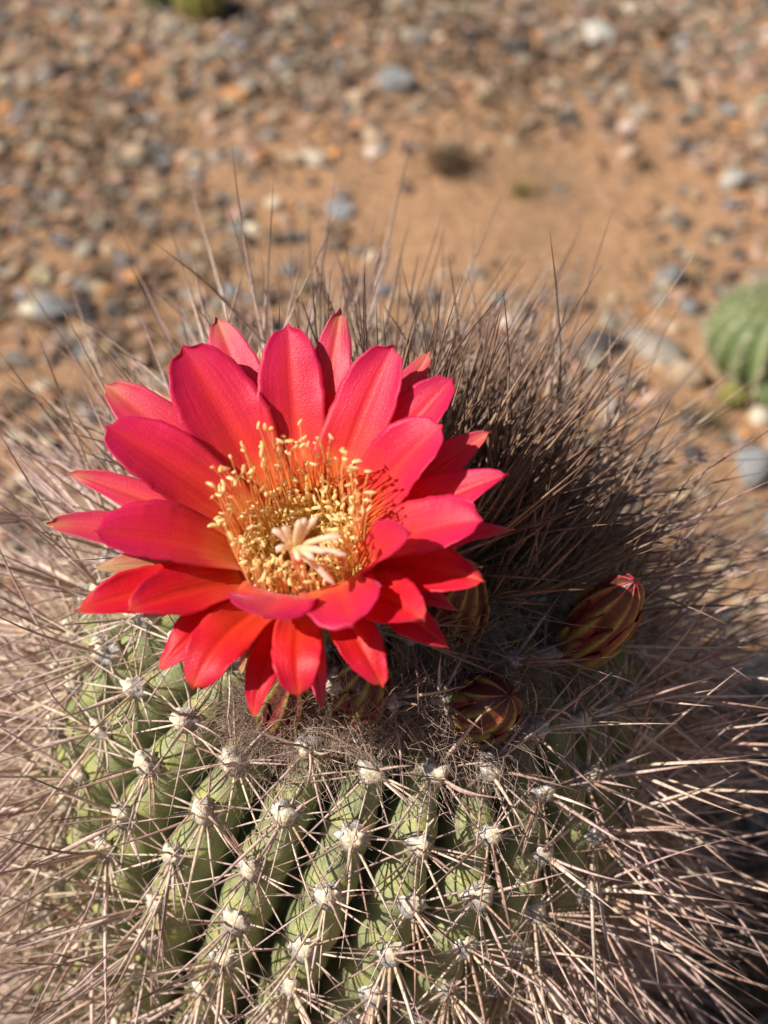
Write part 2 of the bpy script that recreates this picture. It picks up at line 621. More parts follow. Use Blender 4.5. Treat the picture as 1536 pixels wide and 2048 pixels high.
# dead leaf and twig litter between the stones
def litter(n, area):
    r = np.random.default_rng(77)
    x, y = r.uniform(area[0], area[1], n), r.uniform(area[2], area[3], n)
    pxx, pyy, zz_ = project(np.stack([x, y, 0 * x], -1))
    den = np.where(zz_ > 0.05, density(pxx, pyy), 0.8) * np.clip(0.3 + 1.0 * vnoise(np.stack([x, y], -1), 15, 11.0), 0, 1)
    k = r.uniform(size=n) < den
    x, y = x[k], y[k]
    m_ = len(x)
    a = r.uniform(0, 6.283, m_)
    L = r.uniform(0.004, 0.026, m_)
    d3 = np.stack([np.cos(a), np.sin(a), r.normal(0, 0.12, m_)], -1)
    t3 = np.linspace(-0.5, 0.5, 4)
    c0 = np.stack([x, y, gz(x, y) + r.uniform(0.002, 0.007, m_)], -1)
    P = c0[:, None] + d3[:, None] * (L[:, None] * t3)[..., None] + r.normal(0, 0.0007, (m_, 4, 3))
    Rd = r.uniform(0.0003, 0.0016, (m_, 1)) * np.array([[0.5, 1, 0.9, 0.3]])
    cc = np.array([(0.13, 0.085, 0.055), (0.20, 0.13, 0.08), (0.34, 0.24, 0.15), (0.09, 0.06, 0.045)])[r.integers(0, 4, m_)] * r.uniform(0.7, 1.3, (m_, 1))
    V, F, Cv = tubes(P, Rd, 4, np.concatenate([np.repeat(cc[:, None], 4, 1), np.ones((m_, 4, 1))], -1))
    o = link('leaf_litter', mesh_np('leaf_litter', V, F, [M_DRY], col=Cv))
    o['kind'] = 'stuff'
    o['label'] = 'dark brown dead twig and leaf litter among the gravel'
    o['category'] = 'litter'


litter(60000, (-0.75, 0.85, -0.35, 1.25))

# ------------------------------------------------------------------ twig litter, dry plants, small plants
def twig_clump(name, px, py, wpx, n, cols, label, hfac=0.5, seed=0):
    r = np.random.default_rng(seed)
    g = ground_at(px, py)
    s = wpx / FPX * project(g)[2] * 0.5
    K = 7
    a = r.uniform(0, 6.283, n)
    el = r.uniform(0.1, 1.2, n) * hfac * 2
    d = np.stack([np.cos(a) * np.cos(el), np.sin(a) * np.cos(el), np.abs(np.sin(el))], -1)
    t = np.linspace(0, 1, K)[None, :, None]
    L = s * r.uniform(0.5, 1.25, n)[:, None, None]
    st = r.normal(0, 0.25, (n, 3)) * s * np.array([1, 1, 0.1])
    st[:, 2] = np.abs(st[:, 2])
    P = st[:, None] + d[:, None] * L * t + r.normal(0, 0.35, (n, 1, 3)) * L * t ** 2
    P = P + r.normal(0, 0.03, P.shape) * s
    P[..., 2] = np.maximum(P[..., 2], 0.0006)
    Rd = (s * 0.035 * r.uniform(0.5, 1.3, (n, 1))) * (1 - 0.6 * t[..., 0]) * np.ones((n, K))
    cc = np.array(cols)[r.integers(0, len(cols), n)] * r.uniform(0.7, 1.3, (n, 1))
    Cc = np.concatenate([np.repeat(cc[:, None], K, 1), np.ones((n, K, 1))], -1)
    V, F, Cv = tubes(P, Rd, 4, Cc)
    o = link(name, mesh_np(name, V, F, [M_DRY], col=Cv), None, g)
    return tag(o, label, 'dry plant')


DRYC = [(0.16, 0.10, 0.06), (0.26, 0.17, 0.10), (0.10, 0.065, 0.04)]
twig_clump('dry_tuft', 900, 345, 125, 130, DRYC, 'dark brown dried tuft of twigs on bare orange soil', seed=1)
twig_clump('dry_tuft', 1290, 330, 60, 60, DRYC, 'little dried brown tuft beside bare soil, far smaller than the dark one', seed=2)
twig_clump('dry_tuft', 1040, 390, 70, 80, [(0.30, 0.23, 0.09), (0.24, 0.20, 0.07)], 'olive-tinged dried tuft at the edge of the bare soil', seed=3)
twig_clump('dry_tuft', 205, 570, 75, 80, DRYC, 'dark dried tuft in brown gravel left of the flowering cactus', seed=4)
twig_clump('dry_tuft', 1400, 850, 110, 90, [(0.22, 0.18, 0.07), (0.30, 0.22, 0.12)], 'straggly olive-brown dried tuft below the round green cactus', seed=5)
twig_clump('dry_seed_head', 1480, 1990, 190, 260, [(0.36, 0.24, 0.15), (0.48, 0.33, 0.22), (0.22, 0.14, 0.09)],
           'brown dried seed head low in the shade beside the flowering cactus', hfac=0.8, seed=6)


def ribbed_ball(px, py, wpx, tall, nribs, depth, mat, name, label, cat, sp_col, sp_n=5, sp_len=0.16, yaw=0.0, groupname=None, crest_sp=True):
    """a small globular cactus standing on the ground, with its own spines"""
    g = ground_at(px, py)
    s = wpx / FPX * project(g)[2] * 0.5
    nt_, ns_ = nribs * 10, 44
    th = np.arange(nt_) / nt_ * 2 * math.pi
    ph = np.linspace(0.02, math.pi * 0.93, ns_)
    TH, PH = np.meshgrid(th, ph)
    crest = np.abs(np.cos(TH * nribs / 2)) ** 0.8
    fade = smooth(0.05, 0.5, PH)
    rad = np.sin(PH) ** 0.85 * (1 - depth * (1 - crest) * fade)
    Z = (np.cos(PH) + 0.90) * tall
    V = np.stack([rad * np.cos(TH + yaw), rad * np.sin(TH + yaw), Z], -1).reshape(-1, 3) * s
    i = (np.arange(ns_ - 1) * nt_)[:, None] + np.arange(nt_)[None]
    j = (np.arange(ns_ - 1) * nt_)[:, None] + ((np.arange(nt_) + 1) % nt_)[None]
    F = np.stack([i, i + nt_, j + nt_, j], -1).reshape(-1, 4)
    cap = len(V)
    V = np.concatenate([V, [[0, 0, (1.86) * tall * s]]])
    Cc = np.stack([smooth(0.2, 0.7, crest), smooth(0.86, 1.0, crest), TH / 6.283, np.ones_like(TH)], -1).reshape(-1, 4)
    Cc = np.concatenate([Cc, [[1, 0.4, 0, 1]]])
    root = link(name, None, None, (g[0], g[1], g[2] - 0.02 * s))
    link('body', mesh_np('body', V, F, [mat], col=Cc), root, WORLD_LOC[root.name])
    # spines: short star at each areole
    r = np.random.default_rng(nribs)
    pos, nor = [], []
    for k in range(nribs):
        a = 2 * math.pi * k / nribs + yaw
        for q in np.arange(0.18, 2.5, 0.2):
            q = q + r.uniform(-0.03, 0.03)
            pos.append([math.sin(q) ** 0.85 * math.cos(a), math.sin(q) ** 0.85 * math.sin(a), (math.cos(q) + 0.9) * tall])
            nor.append([math.sin(q) * math.cos(a), math.sin(q) * math.sin(a), math.cos(q) / tall])
    pos, nor = np.repeat(np.array(pos), sp_n, 0), unit(np.repeat(np.array(nor), sp_n, 0))
    d = unit(nor + r.normal(0, 0.7, nor.shape))
    t = np.linspace(0, 1, 3)[None, :, None]
    P = (pos[:, None] + d[:, None] * t * sp_len) * s
    Rd = np.array([0.012, 0.009, 0.002])[None] * s * np.ones((len(P), 1))
    Cs = np.concatenate([np.array(sp_col) * r.uniform(0.8, 1.2, (len(P), 1, 1)) * np.ones((1, 3, 1)), np.ones((len(P), 3, 1))], -1)
    V, F, Cv = tubes(P, Rd, 3, Cs)
    o = link('spine_mass', mesh_np('spine_mass', V, F, [M_SPINE], col=Cv), root, WORLD_LOC[root.name])
    o['kind'] = 'stuff'
    tag(root, label, cat, groupname)
    return root


ribbed_ball(1525, 742, 250, 0.74, 16, 0.10, M_SMALL, 'globular_cactus', 'round green ribbed cactus with pale rib lines standing on orange soil', 'cactus', (0.50, 0.45, 0.30))
ribbed_ball(1462, 812, 60, 0.8, 11, 0.2, M_YELLOW, 'cactus_offset', 'tiny yellow-green cactus in front of the round green cactus', 'cactus', (0.45, 0.40, 0.2))
ribbed_ball(1534, 812, 70, 0.9, 12, 0.2, M_SMALL, 'cactus_offset', 'tiny green cactus beside the yellow-green one', 'cactus', (0.5, 0.45, 0.3))
ribbed_ball(318, 14, 85, 1.0, 12, 0.16, M_SMALL, 'globular_cactus', 'small green cactus next to a yellower one in dense gravel', 'cactus', (0.45, 0.42, 0.28))
ribbed_ball(402, 34, 100, 1.1, 12, 0.16, M_YELLOW, 'globular_cactus', 'yellowish-green cactus casting a black shadow in dense gravel', 'cactus', (0.45, 0.40, 0.2))

# ------------------------------------------------------------------ the flowering cactus: body
LEAN = math.asin(150 / 565.0)
AX = unit(cam_dir(np.array([math.sin(LEAN), math.cos(LEAN) * 0.745, math.cos(LEAN) * 0.667])))
E1 = unit(np.cross(np.cross(AX, RIGHT), AX))         # towards the picture's right
E2 = np.cross(AX, E1)                                # away from the camera
NR = 28
LCYL = (C[2] + 0.025) / AX[2]                        # straight length of the stem below the dome
S_TOP = R * math.pi / 2
S_END = S_TOP + LCYL
RIB0 = 0.06
AREOLE_STEP = 0.0142
phase = rng.uniform(0, 1, NR)


def bend(h):
    """sideways shift of the stem's axis: lower down the stem turns upright"""
    h = np.minimum(h, 0)
    return h


def body_frame(s):
    phi = np.minimum(s / R, math.pi / 2)
    rho = R * np.sin(phi) * np.where(s > S_TOP, 1.0 + 0.03 * np.sin(np.clip((s - S_TOP) / LCYL, 0, 1) * math.pi) - 0.10 * smooth(0.75, 1, (s - S_TOP) / LCYL), 1.0)
    eta = np.where(s > S_TOP, -(s - S_TOP), R * np.cos(phi))
    return phi, rho, eta


def body_point(th, s, disp=0.0):
    phi, rho, eta = body_frame(s)
    out = np.cos(th)[..., None] * E1 + np.sin(th)[..., None] * E2
    nrm = np.sin(phi)[..., None] * out + np.cos(phi)[..., None] * AX
    return C + rho[..., None] * out + eta[..., None] * AX + np.asarray(disp)[..., None] * nrm, nrm, out


def rib_disp(th, s):
    x = (th - RIB0) * NR / (2 * math.pi)
    k = np.floor(x + 0.5).astype(int) % NR
    u = x - np.floor(x + 0.5)                       # -0.5..0.5, 0 on the crest
    ph = phase[k]
    w = (s / AREOLE_STEP - ph)
    swell = 0.5 + 0.5 * np.cos(2 * math.pi * (w - np.floor(w)))    # 1 at the areole
    wid = 0.40 + 0.05 * swell
    a = np.clip(np.abs(u) / wid, 0, 1.25)
    prof = np.sqrt(np.clip(1 - np.minimum(a, 1) ** 2.2, 0, 1))
    fade = smooth(0.008, 0.05, s)
    deep = 0.0105 * fade
    d = -deep * (1 - prof) + prof * fade * 0.0020 * (swell - 0.5) + 0.0012 * prof
    return d, prof, swell


NT, NS = NR * 16, 230
th = np.arange(NT) / NT * 2 * math.pi
ss = np.linspace(0.0006, S_END, NS)
TH, SS = np.meshgrid(th, ss)
d, prof, swell = rib_disp(TH, SS)
Pb, _, _ = body_point(TH, SS, d)
# the green between two areoles is yellower just above each areole
xk = (TH - RIB0) * NR / (2 * math.pi)
kk = np.floor(xk + 0.5).astype(int) % NR
wv = SS / AREOLE_STEP - phase[kk]
wv = wv - np.floor(wv)
above = np.exp(-((wv - 0.78) / 0.13) ** 2)
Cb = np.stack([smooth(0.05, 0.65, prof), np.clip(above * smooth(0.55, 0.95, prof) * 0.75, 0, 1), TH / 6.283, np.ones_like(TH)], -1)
i = (np.arange(NS - 1) * NT)[:, None] + np.arange(NT)[None]
j = (np.arange(NS - 1) * NT)[:, None] + ((np.arange(NT) + 1) % NT)[None]
Fb = np.stack([i, i + NT, j + NT, j], -1).reshape(-1, 4)
base = C - AX * (C[2] - 0.0) / AX[2]
cactus = link('flowering_cactus', None, None, base)
tag(cactus, 'large ribbed cactus bristling with long tan spines, bearing one open red flower', 'cactus')
link('body', mesh_np('body', Pb.reshape(-1, 3) - base, Fb, [M_BODY], col=Cb.reshape(-1, 4)), cactus, base)

# ------------------------------------------------------------------ flower frame
FO = at_depth(598, 1078, 0.250)                       # middle of the throat's rim
FA = unit(cam_dir(np.array([-0.07, 0.45, 0.885])))
FX = unit(RIGHT - FA * np.dot(RIGHT, FA))
FY = np.cross(FA, FX)
RIM = 0.0128


def fl(x, y, h):
    return FO + x * FX + y * FY + h * FA


def fcoord(P):
    q = P - FO
    return q @ FX, q @ FY, q @ FA


BUD_SPECS = [((1205, 1238), (1268, 1163), R + 0.018, R + 0.034, 118, 'maroon and green striped bud with a sunlit red tip', 1.0),
             ((966, 1416), (1018, 1392), R + 0.005, R + 0.016, 132, 'olive and maroon striped bud half in sun', 0.3),
             ((918, 1225), (938, 1140), R + 0.006, R + 0.020, 112, 'tall dark bud in the shade of the flower', 0.4),
             ((725, 1390), (745, 1320), R + 0.002, R + 0.011, 125, 'green bud tucked under the red petals', 0.2),
             ((568, 1410), (580, 1340), R + 0.002, R + 0.011, 110, 'small olive bud behind the drooping petals', 0.2),
             ((1235, 1105), (1295, 1078), R + 0.006, R + 0.014, 112, 'shaded maroon bud behind the striped bud', 0.8),
             ((1275, 1222), (1322, 1195), R + 0.003, R + 0.010, 90, 'shaded bud behind the sunlit-tipped bud', 0.6)]

# ------------------------------------------------------------------ areoles and spines
pos, nor, dwn, tan_, arc, rib = [], [], [], [], [], []
for k in range(NR):
    thk = RIB0 + k * 2 * math.pi / NR
    n0 = int(math.ceil((0.006 - phase[k] * AREOLE_STEP) / AREOLE_STEP))
    s = (n0 + phase[k]) * AREOLE_STEP
    while s < S_END - 0.035:
        ta = np.array([thk + rng.normal(0, 0.012)])
        sa = np.array([s + rng.normal(0, 0.0006)])
        dd, _, _ = rib_disp(ta, sa)
        P, n, o = body_point(ta, sa, dd)
        P2, _, _ = body_point(ta, sa + 0.001, dd)
        pos.append(P[0]); nor.append(n[0]); dwn.append(unit(P2[0] - P[0])); arc.append(s); rib.append(k)
        s += AREOLE_STEP
pos, nor, dwn, arc = map(np.array, (pos, nor, dwn, arc))
tan_ = np.cross(nor, dwn)
NA = len(pos)
toCam = unit(CAM - pos)
facing = (nor * toCam).sum(1)

# areole tufts: knobbly felt cushions with spine stumps, five shared shapes
ARE = []
for v in range(5):
    r = np.random.default_rng(300 + v)
    Vs, Fs = ICO3
    V = Vs * np.array([0.82, 1.25, 0.85])
    # knobs where spines leave the cushion
    kd = unit(np.concatenate([r.normal(size=(34, 2)), np.abs(r.normal(0.6, 0.45, (34, 1)))], 1))
    g = np.zeros(len(V))
    for q in kd:
        g = np.maximum(g, np.exp(-((1 - Vs @ q) / 0.016)))
    V = V * (0.80 + 0.46 * g + 0.08 * vnoise(Vs, 500 + v, 9.0))[:, None] * 0.0037
    up = np.clip(-Vs[:, 1], 0, 1)                    # -y looks up the rib
    f = 0.75 * smooth(0.45, 1.0, up)[:, None]
    c0 = np.array([[0.74, 0.69, 0.64]]) * (0.42 + 0.85 * g[:, None])
    c1 = np.array([[0.80, 0.64, 0.42]])
    cc = c0 * (1 - f) + c1 * f
    ARE.append(mesh_np('areole', V, Fs, [M_AREOLE], col=np.concatenate([np.clip(cc, 0, 0.9), np.ones((len(V), 1))], 1)))
order = np.argsort(-(facing + 0.0 * arc))
front = set(order[:300].tolist())
rest_V, rest_F, rest_C, off = [], [], [], 0
for a in range(NA):
    sc = float(rng.uniform(0.85, 1.15)) * (0.4 + 0.6 * float(smooth(0.01, 0.05, arc[a])))
    Mt = Matrix((tan_[a], dwn[a], nor[a])).transposed()
    if a in front:
        o = link('areole', ARE[a % 5], cactus, pos[a] + nor[a] * 0.0004, Mt, (sc, sc, sc))
    else:
        V = np.array([v.co[:] for v in ARE[a % 5].vertices]) * sc @ np.array(Mt).T + pos[a] - base
        rest_V.append(V)
        rest_F.append(ICO3[1] + off)
        c = np.empty(len(V) * 4, np.float32)
        ARE[a % 5].color_attributes['Col'].data.foreach_get('color', c)
        rest_C.append(c.reshape(-1, 4))
        off += len(V)
if rest_V:
    o = link('areole_mass', mesh_np('areole_mass', np.concatenate(rest_V), np.concatenate(rest_F), [M_AREOLE], col=np.concatenate(rest_C)), cactus, base)
    o['kind'] = 'stuff'

# spines
SP, SD, SL, SR, SKIND, SN = [], [], [], [], [], []
for a in range(NA):
    phi = arc[a] / R
    young = float(smooth(0.65, 0.25, phi))
    nrad = 12
    psi0 = rng.uniform(0, 6.28)
    for k in range(nrad):
        psi = psi0 + 2 * math.pi * k / nrad + rng.normal(0, 0.16)
        al = math.radians(rng.uniform(58, 82)) * (1 - 0.45 * young)
        L = rng.uniform(0.010, 0.017) * (1.0 + 0.45 * max(0, math.cos(psi)))
        dr = nor[a] * math.cos(al) + math.sin(al) * (math.cos(psi) * dwn[a] + math.sin(psi) * tan_[a])
        SP.append(pos[a] + dr * 0.0018); SD.append(dr); SL.append(L); SR.append(rng.uniform(0.00020, 0.00032)); SKIND.append(0); SN.append(a)
    fr_ = float(smooth(0.30, 0.72, facing[a])) * (1 - young)
    ncen = int(round(11.5 - 7 * fr_))
    bk_ = float(smooth(0.35, -0.1, facing[a]))
    for k in range(ncen):
        psi = rng.uniform(0, 6.28)
        al = math.radians(rng.uniform(6, 58)) * (1 - 0.4 * young)
        L = rng.uniform(0.020, 0.052) * (1 - 0.10 * young) * (1 - 0.50 * fr_) * (1 + 0.28 * bk_)
        if rng.uniform() < 0.12:
            L *= 1.3
        dr = nor[a] * math.cos(al) + math.sin(al) * (math.cos(psi) * dwn[a] + math.sin(psi) * tan_[a])
        SP.append(pos[a] + dr * 0.0016); SD.append(dr); SL.append(L); SR.append(rng.uniform(0.00030, 0.00054) * (1 - 0.15 * fr_)); SKIND.append(1); SN.append(a)
SP, SD, SL, SR, SKIND, SN = map(np.array, (SP, SD, SL, SR, SKIND, SN))
NSP = len(SP)
# spines that look straight at the camera were shorter in life: the older, lower ones break off
K = 7
t = np.linspace(0, 1, K)
bendv = rng.normal(0, 0.06, (NSP, 3)) * np.where(rng.uniform(size=(NSP, 1)) < 0.12, 3.0, 1.0) + np.array([0, 0, -0.02])


def spine_pts(L):
    return SP[:, None] + SD[:, None] * (L[:, None] * t)[..., None] + bendv[:, None] * (L[:, None] * t ** 2)[..., None]




def flower_hit(P):
    x, y, h = fcoord(P)
    rr = np.hypot(x, y)
    lim = -0.006 + 0.22 * np.clip(rr - 0.013, 0, 1) - 0.018 * smooth(0.010, -0.016, y)
    return (((h > lim) & (rr < 0.050)) | ((rr < 0.0125) & (h > -0.06))).any(1)


# spines pressed aside by the flower grow outwards round it
for it in range(7):
    hit = flower_hit(spine_pts(SL))
    x, y, h = fcoord(SP)
    rad = unit(x[:, None] * FX + y[:, None] * FY)
    SD = np.where(hit[:, None], unit(SD + 0.16 * rad - 0.05 * FA), SD)
    SL = np.where(hit, SL * (0.95 if it < 4 else 0.75), SL)
P = spine_pts(SL)
hit = flower_hit(P)
ok = ~hit & (SL > 0.005) & ((SD * nor[SN]).sum(1) > 0.02)
# none grows through a bud
for (cpx, tpx, rc, rt_, wpx, *_r) in BUD_SPECS:
    cen = on_sphere(cpx[0], cpx[1], C, rc)
    tip = on_sphere(tpx[0], tpx[1], C, rt_)
    e = cen + (tip - cen) * 1.25
    st = cen - (tip - cen) * 0.5
    ax_ = e - st
    tt = np.clip(((P - st) @ ax_) / np.dot(ax_, ax_), 0, 1)
    dist = np.linalg.norm(P - (st + tt[..., None] * ax_), axis=-1)
    ok &= ~((dist < wpx / FPX * project(cen)[2] / 2 * 1.02).any(1))
prof_t = np.array([1.0, 1.0, 0.92, 0.8, 0.62, 0.38, 0.07])
Rd = SR[:, None] * prof_t[None]
pal = np.array([(0.70, 0.55, 0.42), (0.60, 0.44, 0.38), (0.64, 0.47, 0.42), (0.44, 0.28, 0.21), (0.74, 0.61, 0.49)])
bc = pal[rng.integers(0, 5, NSP)] * rng.uniform(0.8, 1.2, (NSP, 1))
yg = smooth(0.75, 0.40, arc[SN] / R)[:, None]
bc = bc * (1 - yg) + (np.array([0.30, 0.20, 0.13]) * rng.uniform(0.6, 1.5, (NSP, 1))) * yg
mid = bc * np.array([0.92, 0.82, 0.82])
tipc = np.array([0.07, 0.04, 0.035])
bcol = np.array([0.50, 0.36, 0.20])
wt = np.array([0.0, 0.0, 0.0, 0.15, 0.5, 0.9, 1.0])[None, :, None]
wb = np.array([0.8, 0.35, 0.0, 0, 0, 0, 0])[None, :, None]
cl = bc[:, None] * (1 - t[None, :, None]) + mid[:, None] * t[None, :, None]
cl = cl * (1 - wb) + bcol * wb
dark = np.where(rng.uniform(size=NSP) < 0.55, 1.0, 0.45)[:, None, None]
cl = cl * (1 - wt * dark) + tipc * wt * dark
Cc = np.concatenate([np.clip(cl, 0, 0.95), np.ones((NSP, K, 1))], -1)
# the 300 that show largest are objects of their own
p0 = np.array(project(P[:, 0]))
p1 = np.array(project(P[:, -1]))
leng = np.hypot(p1[0] - p0[0], p1[1] - p0[1]) * SR * 1e4
inside = (p0[0] > 0) & (p0[0] < 1536) & (p0[1] > 500) & (p0[1] < 2048) & (p1[0] > 0) & (p1[0] < 1536) & (p1[1] > 300) & (p1[1] < 2048)
underflower = np.hypot((p0[0] - 580) / 470, (p0[1] - 1050) / 370) < 1
leng = np.where(inside & ok & ~underflower & (facing[SN] > 0.0), leng, -1)
big = np.argsort(-leng)[:300]
isbig = np.zeros(NSP, bool)
isbig[big] = True
m = ok & ~isbig
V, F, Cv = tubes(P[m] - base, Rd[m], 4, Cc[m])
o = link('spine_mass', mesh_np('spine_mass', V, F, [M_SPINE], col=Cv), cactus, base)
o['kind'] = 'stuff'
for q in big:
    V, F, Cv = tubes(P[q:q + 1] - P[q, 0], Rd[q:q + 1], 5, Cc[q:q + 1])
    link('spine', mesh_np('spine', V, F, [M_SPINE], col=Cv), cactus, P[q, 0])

# ------------------------------------------------------------------ flower: tube, petals, stamens, style
M_TUBE, nt, p = new_mat('flower_tube')
uv = nd(nt, 'ShaderNodeVertexColor', layer_name='Col')
geo = nd(nt, 'ShaderNodeNewGeometry')
tn = noise(nt, geo.outputs['Position'], 500, 3)
c = mixc(nt, 1.0, uv.outputs[0], ramp(nt, tn, [(0.3, (0.75, 0.75, 0.75)), (0.7, (1.2, 1.2, 1.2))]), 'MULTIPLY')
nt.links.new(c, p.inputs['Base Color'])
p.inputs['Roughness'].default_value = 0.5
hit = np.dot(FO - C, FA)
perp = np.linalg.norm((FO - C) - hit * FA)
TL = hit - math.sqrt(max(1e-6, R * R - perp * perp)) + 0.004       # length of the tube down to the skin
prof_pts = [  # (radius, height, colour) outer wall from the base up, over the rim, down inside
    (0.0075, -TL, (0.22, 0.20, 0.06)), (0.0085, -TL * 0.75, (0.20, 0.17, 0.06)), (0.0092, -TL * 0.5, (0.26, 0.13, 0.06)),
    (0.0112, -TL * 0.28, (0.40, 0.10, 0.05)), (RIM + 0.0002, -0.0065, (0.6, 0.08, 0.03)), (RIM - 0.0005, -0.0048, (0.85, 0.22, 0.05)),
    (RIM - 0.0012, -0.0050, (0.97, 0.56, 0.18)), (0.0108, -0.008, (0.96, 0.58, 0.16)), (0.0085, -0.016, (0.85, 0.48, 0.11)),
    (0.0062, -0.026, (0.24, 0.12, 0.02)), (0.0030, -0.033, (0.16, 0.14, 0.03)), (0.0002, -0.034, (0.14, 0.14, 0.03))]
ns = 48
a = np.arange(ns) * 2 * math.pi / ns
V, Cc2 = [], []
for (r_, h_, c_) in prof_pts:
    for q in a:
        wob = 1 + 0.03 * math.sin(q * 12 + h_ * 300)
        V.append(fl(r_ * wob * math.cos(q), r_ * wob * math.sin(q), h_) - FO)
        Cc2.append((*c_, 1))
i = (np.arange(len(prof_pts) - 1) * ns)[:, None] + np.arange(ns)[None]
j = (np.arange(len(prof_pts) - 1) * ns)[:, None] + ((np.arange(ns) + 1) % ns)[None]
F = np.stack([i, j, j + ns, i + ns], -1).reshape(-1, 4)
flower = link('flower', mesh_np('flower', np.array(V), F, [M_TUBE], col=np.array(Cc2)), cactus, FO)
flower['label'] = 'wide open red and pink flower with yellow stamens'


def petal(tip_px, tip_h, wpx, mat, layer=0, rise=0.010, out=0.35, cup=0.10, acute=0.0, droop=0.0, roll=0.0, ang_off=0.0, name='petal', basew=0.78, rim=None, curl=0.0, bh=None):
    """tip pixel + height of the tip above the throat plane give the tip; the base sits on the throat's rim"""
    tip = on_plane(tip_px[0], tip_px[1], FO + FA * tip_h, FA)
    tx, ty, thh = fcoord(tip)
    ang = math.atan2(ty, tx) + ang_off
    rb = (rim if rim is not None else RIM - 0.0006 + 0.0004 * layer)
    bh = bh if bh is not None else -0.0040 - 0.0018 * layer
    b = fl(rb * math.cos(ang), rb * math.sin(ang), bh)
    radial = math.cos(ang) * FX + math.sin(ang) * FY
    Lr = math.hypot(tx, ty) - rb
    ctrl = b + radial * (Lr * out) + FA * (rise + 0.35 * (tip_h - bh))
    NV_, NU_ = 40, 15
    v = (1 - (1 - np.linspace(0, 1, NV_)) ** 1.35)[:, None]
    cen = (1 - v) ** 2 * b + 2 * v * (1 - v) * ctrl + v ** 2 * tip
    T = unit(2 * (1 - v) * (ctrl - b) + 2 * v * (tip - ctrl))
    S = unit(np.cross(FA, tip - b))
    Nn = unit(np.cross(T, S[None]))
    Nn = np.where((Nn @ FA)[:, None] + 0.6 * (Nn @ -radial)[:, None] < 0, -Nn, Nn)
    cr, sr = math.cos(roll), math.sin(roll)
    Sv = S[None] * cr + Nn * sr
    Nv = Nn * cr - S[None] * sr
    z = project(tip)[2]
    W = wpx / FPX * z / 2
    vv = v[:, 0]
    g = basew + (1 - basew) * smooth(0.0, 0.58, vv)
    x = np.clip((vv - 0.56) / 0.44, 0, 1)
    rnd = (1 - x ** 2.5) ** 0.62
    acu = (1 - x ** 1.35) ** 0.95
    e = rnd * (1 - acute) + acu * acute
    # little point at the very tip
    e = np.where(vv > 0.955, np.minimum(e, (1 - vv) / 0.045 * e[np.searchsorted(vv, 0.955)] * 0.65 + 0.004), e)
    w = W * g * e
    u = np.linspace(-1, 1, NU_)[None]
    seed = int(abs(tip_px[0] * 7 + tip_px[1] * 13))
    r = np.random.default_rng(seed)
    ph1, ph2 = r.uniform(0, 6.28, 2)
    rip = 0.00055 * np.sin(vv * r.uniform(6, 10) + ph1)[:, None] * (u ** 2) * np.sign(u) + 0.0005 * np.sin(vv * r.uniform(9, 15) + ph2)[:, None] * np.abs(u) ** 3
    keel = -0.0007 * np.exp(-(u / 0.14) ** 2) * np.sin(np.clip(vv, 0, 1) * math.pi)[:, None]
    jag = 1 + 0.018 * np.sin(vv * 41 + ph1) * (vv > 0.4) + 0.012 * np.sin(vv * 77 + ph2) * (vv > 0.4)
    Wd = (w * jag)[:, None] * u
    cupz = cup * (w[:, None]) * 1.6 * (u ** 2) + rip + keel
    cz = curl * W * smooth(0.5, 1.0, vv)[:, None] * np.ones_like(u) * x[:, None]
    top = cen[:, None] + Sv[:, None] * Wd[..., None] + Nv[:, None] * (cupz + cz)[..., None]
    bot = top - Nv[:, None] * 0.00038 * (np.ones_like(u) * (0.35 + 0.65 * (1 - u ** 4)))[..., None]
    V = np.concatenate([top.reshape(-1, 3), bot.reshape(-1, 3)])
    UV = np.stack([(u + 1) / 2 * np.ones_like(v), v * np.ones_like(u)], -1).reshape(-1, 2)
    UV = np.concatenate([UV, UV])
    i = np.arange(NU_ - 1)[None] + (np.arange(NV_ - 1) * NU_)[:, None]
    f1 = np.stack([i, i + 1, i + NU_ + 1, i + NU_], -1).reshape(-1, 4)
    n = NU_ * NV_
    f2 = f1[:, ::-1] + n
    rim_i = np.concatenate([np.arange(NU_), np.arange(1, NV_) * NU_ + NU_ - 1, (NV_ - 1) * NU_ + np.arange(NU_ - 2, -1, -1), np.arange(NV_ - 2, 0, -1) * NU_])
    rj = np.roll(rim_i, -1)
    f3 = np.stack([rj, rim_i, rim_i + n, rj + n], -1)
    me = mesh_np(name, V - b, np.concatenate([f1, f2, f3]), [mat], uv=UV)
    return link(name, me, flower, b)


I, RD, OU, SE = M_INNER, M_RED, M_OUTER, M_SEPAL
# upper half, inner ring
petal((365, 692), 0.014, 168, I, 0, 0.006, 0.40, 0.16)
petal((575, 648), 0.013, 132, I, 0, 0.006, 0.40, 0.14)
petal((787, 690), 0.013, 132, I, 0, 0.006, 0.40, 0.16)
petal((885, 848), 0.015, 142, I, 0, 0.007, 0.40, 0.18)
petal((966, 1040), 0.013, 135, I, 0, 0.007, 0.40, 0.18)
petal((815, 1062), 0.021, 100, I, 0, 0.004, 0.45, 0.35, acute=0.3, rim=RIM - 0.0003, roll=0.35)
petal((186, 1062), 0.012, 132, I, 0, 0.007, 0.40, 0.20)
petal((208, 850), 0.014, 140, I, 0, 0.007, 0.40, 0.18)
petal((705, 1248), 0.0130, 165, I, 0, 0.0035, 0.40, 0.06, rim=0.0118, ang_off=0.10, basew=0.9, bh=0.0010)
petal((528, 1232), 0.0130, 185, I, 0, 0.0035, 0.40, 0.06, rim=0.0118, ang_off=-0.02, basew=0.9, bh=0.0010)
